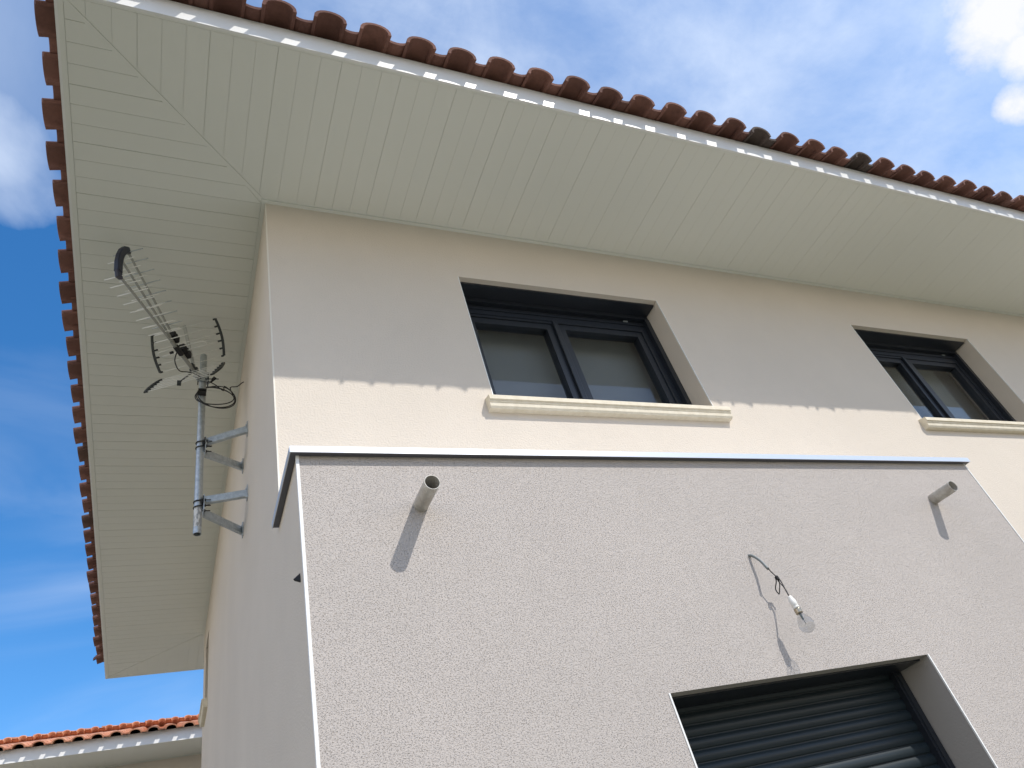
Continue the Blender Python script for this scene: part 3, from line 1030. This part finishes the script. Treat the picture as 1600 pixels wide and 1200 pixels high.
def smooth(pts, n=8):
    pts = [Vector(p) for p in pts]
    P_ = [pts[0] * 2 - pts[1]] + pts + [pts[-1] * 2 - pts[-2]]
    out_ = []
    for i in range(1, len(P_) - 2):
        a_, b_, c__, d_ = P_[i - 1:i + 3]
        for k in range(n):
            t_ = k / n
            out_.append(.5 * ((2 * b_) + (-a_ + c__) * t_ + (2 * a_ - 5 * b_ + 4 * c__ - d_) * t_ ** 2 + (-a_ + 3 * b_ - 3 * c__ + d_) * t_ ** 3))
    out_.append(pts[-1])
    return out_


# coax: dipole -> down the boom -> coil on the mast -> wall
e = MB()
e.tube(smooth([loc(.19, -.012, .0), loc(.175, -.03, -.06), (loc(.12, -.03, -.09)), loc(.05, -.012, -.05), loc(-.02, .01, -.02), loc(-.09, .02, -.03)]), .0032, 8)
cc = Vector((px + .074, py - .01, 4.735))
pts = [(px + .02, py - .02, HZ - .03), (px + .07, py - .03, HZ - .07), (px + .12, py, HZ - .09)]
for i in range(58):
    a_ = radians(62 - i * 20)
    k_ = i / 57
    r1 = .108 + .010 * sin(i * .31); r2 = .132 + .010 * cos(i * .23)
    pts.append((cc.x + r1 * cos(a_), cc.y - .02 + .02 * sin(i * .4) + .05 * sin(a_), cc.z + r2 * sin(a_)))
pts += [(px + .16, py + .01, HZ - .052), (px + .205, 1.21, HZ - .005), (-.012, 1.25, 4.965), (.004, 1.253, 4.978)]
e.tube(smooth(pts, 3), .0033, 8)
e.box(px - .028, px + .02, py - .032, py - .018, 4.745, 4.775)
e.box(px - .025, px + .022, py - .036, py - .016, 4.78, 4.79)
e.build('coaxial_cable', M['rubber'], at)

# ================================================================ BARE BULB
bu = empty('hanging_bulb', (1.743, -.42, 2.669), 'bare clear light bulb dangling from a wire on the grey wall', 'light bulb')
e = MB()
e.tube(smooth([(1.742, -.405, 2.672), (1.745, -.432, 2.662), (1.752, -.455, 2.625), (1.748, -.476, 2.579)]), .0058, 10)
e.build('cable_sheath', M['sheath'], bu)
e = MB()
w0 = Vector((1.748, -.475, 2.580))
knot = Vector((1.766, -.478, 2.545))
tip = Vector((1.748, -.508, 2.451))
e.tube(smooth([w0 + Vector((0, 0, .004)), w0.lerp(knot, .6), knot]), .0020, 8)
lb = Vector((1.764, -.452, 2.484))
lp = [knot + Vector((0, 0, .003)), knot + Vector((.000, .012, -.018)), lb + Vector((-.002, .002, .022)), lb, lb + Vector((.007, -.003, .010)), knot + Vector((.010, .008, -.024)), knot + Vector((.006, 0, .002)),
      knot + Vector((.006, -.006, -.03)), knot + Vector((-.004, -.016, -.062)), tip]
e.tube(smooth(lp, 8), .0022, 8)
lp2 = [knot + Vector((.002, .002, .003)), knot + Vector((.004, .004, -.02)), knot + Vector((.006, -.004, -.045)), knot + Vector((-.006, -.020, -.075)), tip + Vector((.003, .002, .002))]
e.tube(smooth(lp2, 8), .0018, 8)
for k in range(3): e.tube([knot + Vector((.006 * cos(t * .8), .006 * sin(t * .8), -.002 - .004 * k - .0006 * t)) for t in range(9)], .002, 6)
e.build('wire', M['rubber'], bu)
s0 = tip + Vector((.002, .0, -.010))
BA = Vector((-.004, -.006, -1)).normalized()
ax_ = Vector((0.02, -.08, -1)).normalized()
e = MB(); e.lathe(s0, ax_, [(-.006, .002), (-.006, .007), (0, .009), (.010, .011), (.012, .0125), (.034, .0125), (.036, .011), (.040, .013), (.046, .013), (.046, 0)])
e.build('lamp_socket', M['ceramic'], bu)
e = MB(); e.lathe(s0, ax_, [(.0465, 0), (.0465, .0128), (.050, .0138), (.053, .0125), (.056, .0138), (.059, .0125), (.062, .0138), (.066, .0130), (.066, 0)])
e.build('bulb_base', M['brass'], bu)
e = MB(); e.lathe(s0, ax_, [(.0665, .012), (.074, .014), (.085, .021), (.097, .0275), (.110, .030), (.122, .028), (.132, .021), (.138, .011), (.140, 0)], 32); e.f = [f_[::-1] for f_ in e.f]
e.build('bulb_glass', M['bulb_glass'], bu)
e = MB(); e.lathe(s0, ax_, [(.0667, .005), (.088, .004), (.092, .0015), (.092, 0)], 10)
u_ = ax_.orthogonal().normalized()
for sg in (-1, 1): e.tube([s0 + ax_ * .088 + u_ * .002 * sg, s0 + ax_ * .105 + u_ * .010 * sg], .0007, 6)
e.tube([s0 + ax_ * .105 + u_ * .010, s0 + ax_ * .107, s0 + ax_ * .105 - u_ * .010], .0006, 6)
e.build('filament_stem', M['sheath'], bu)
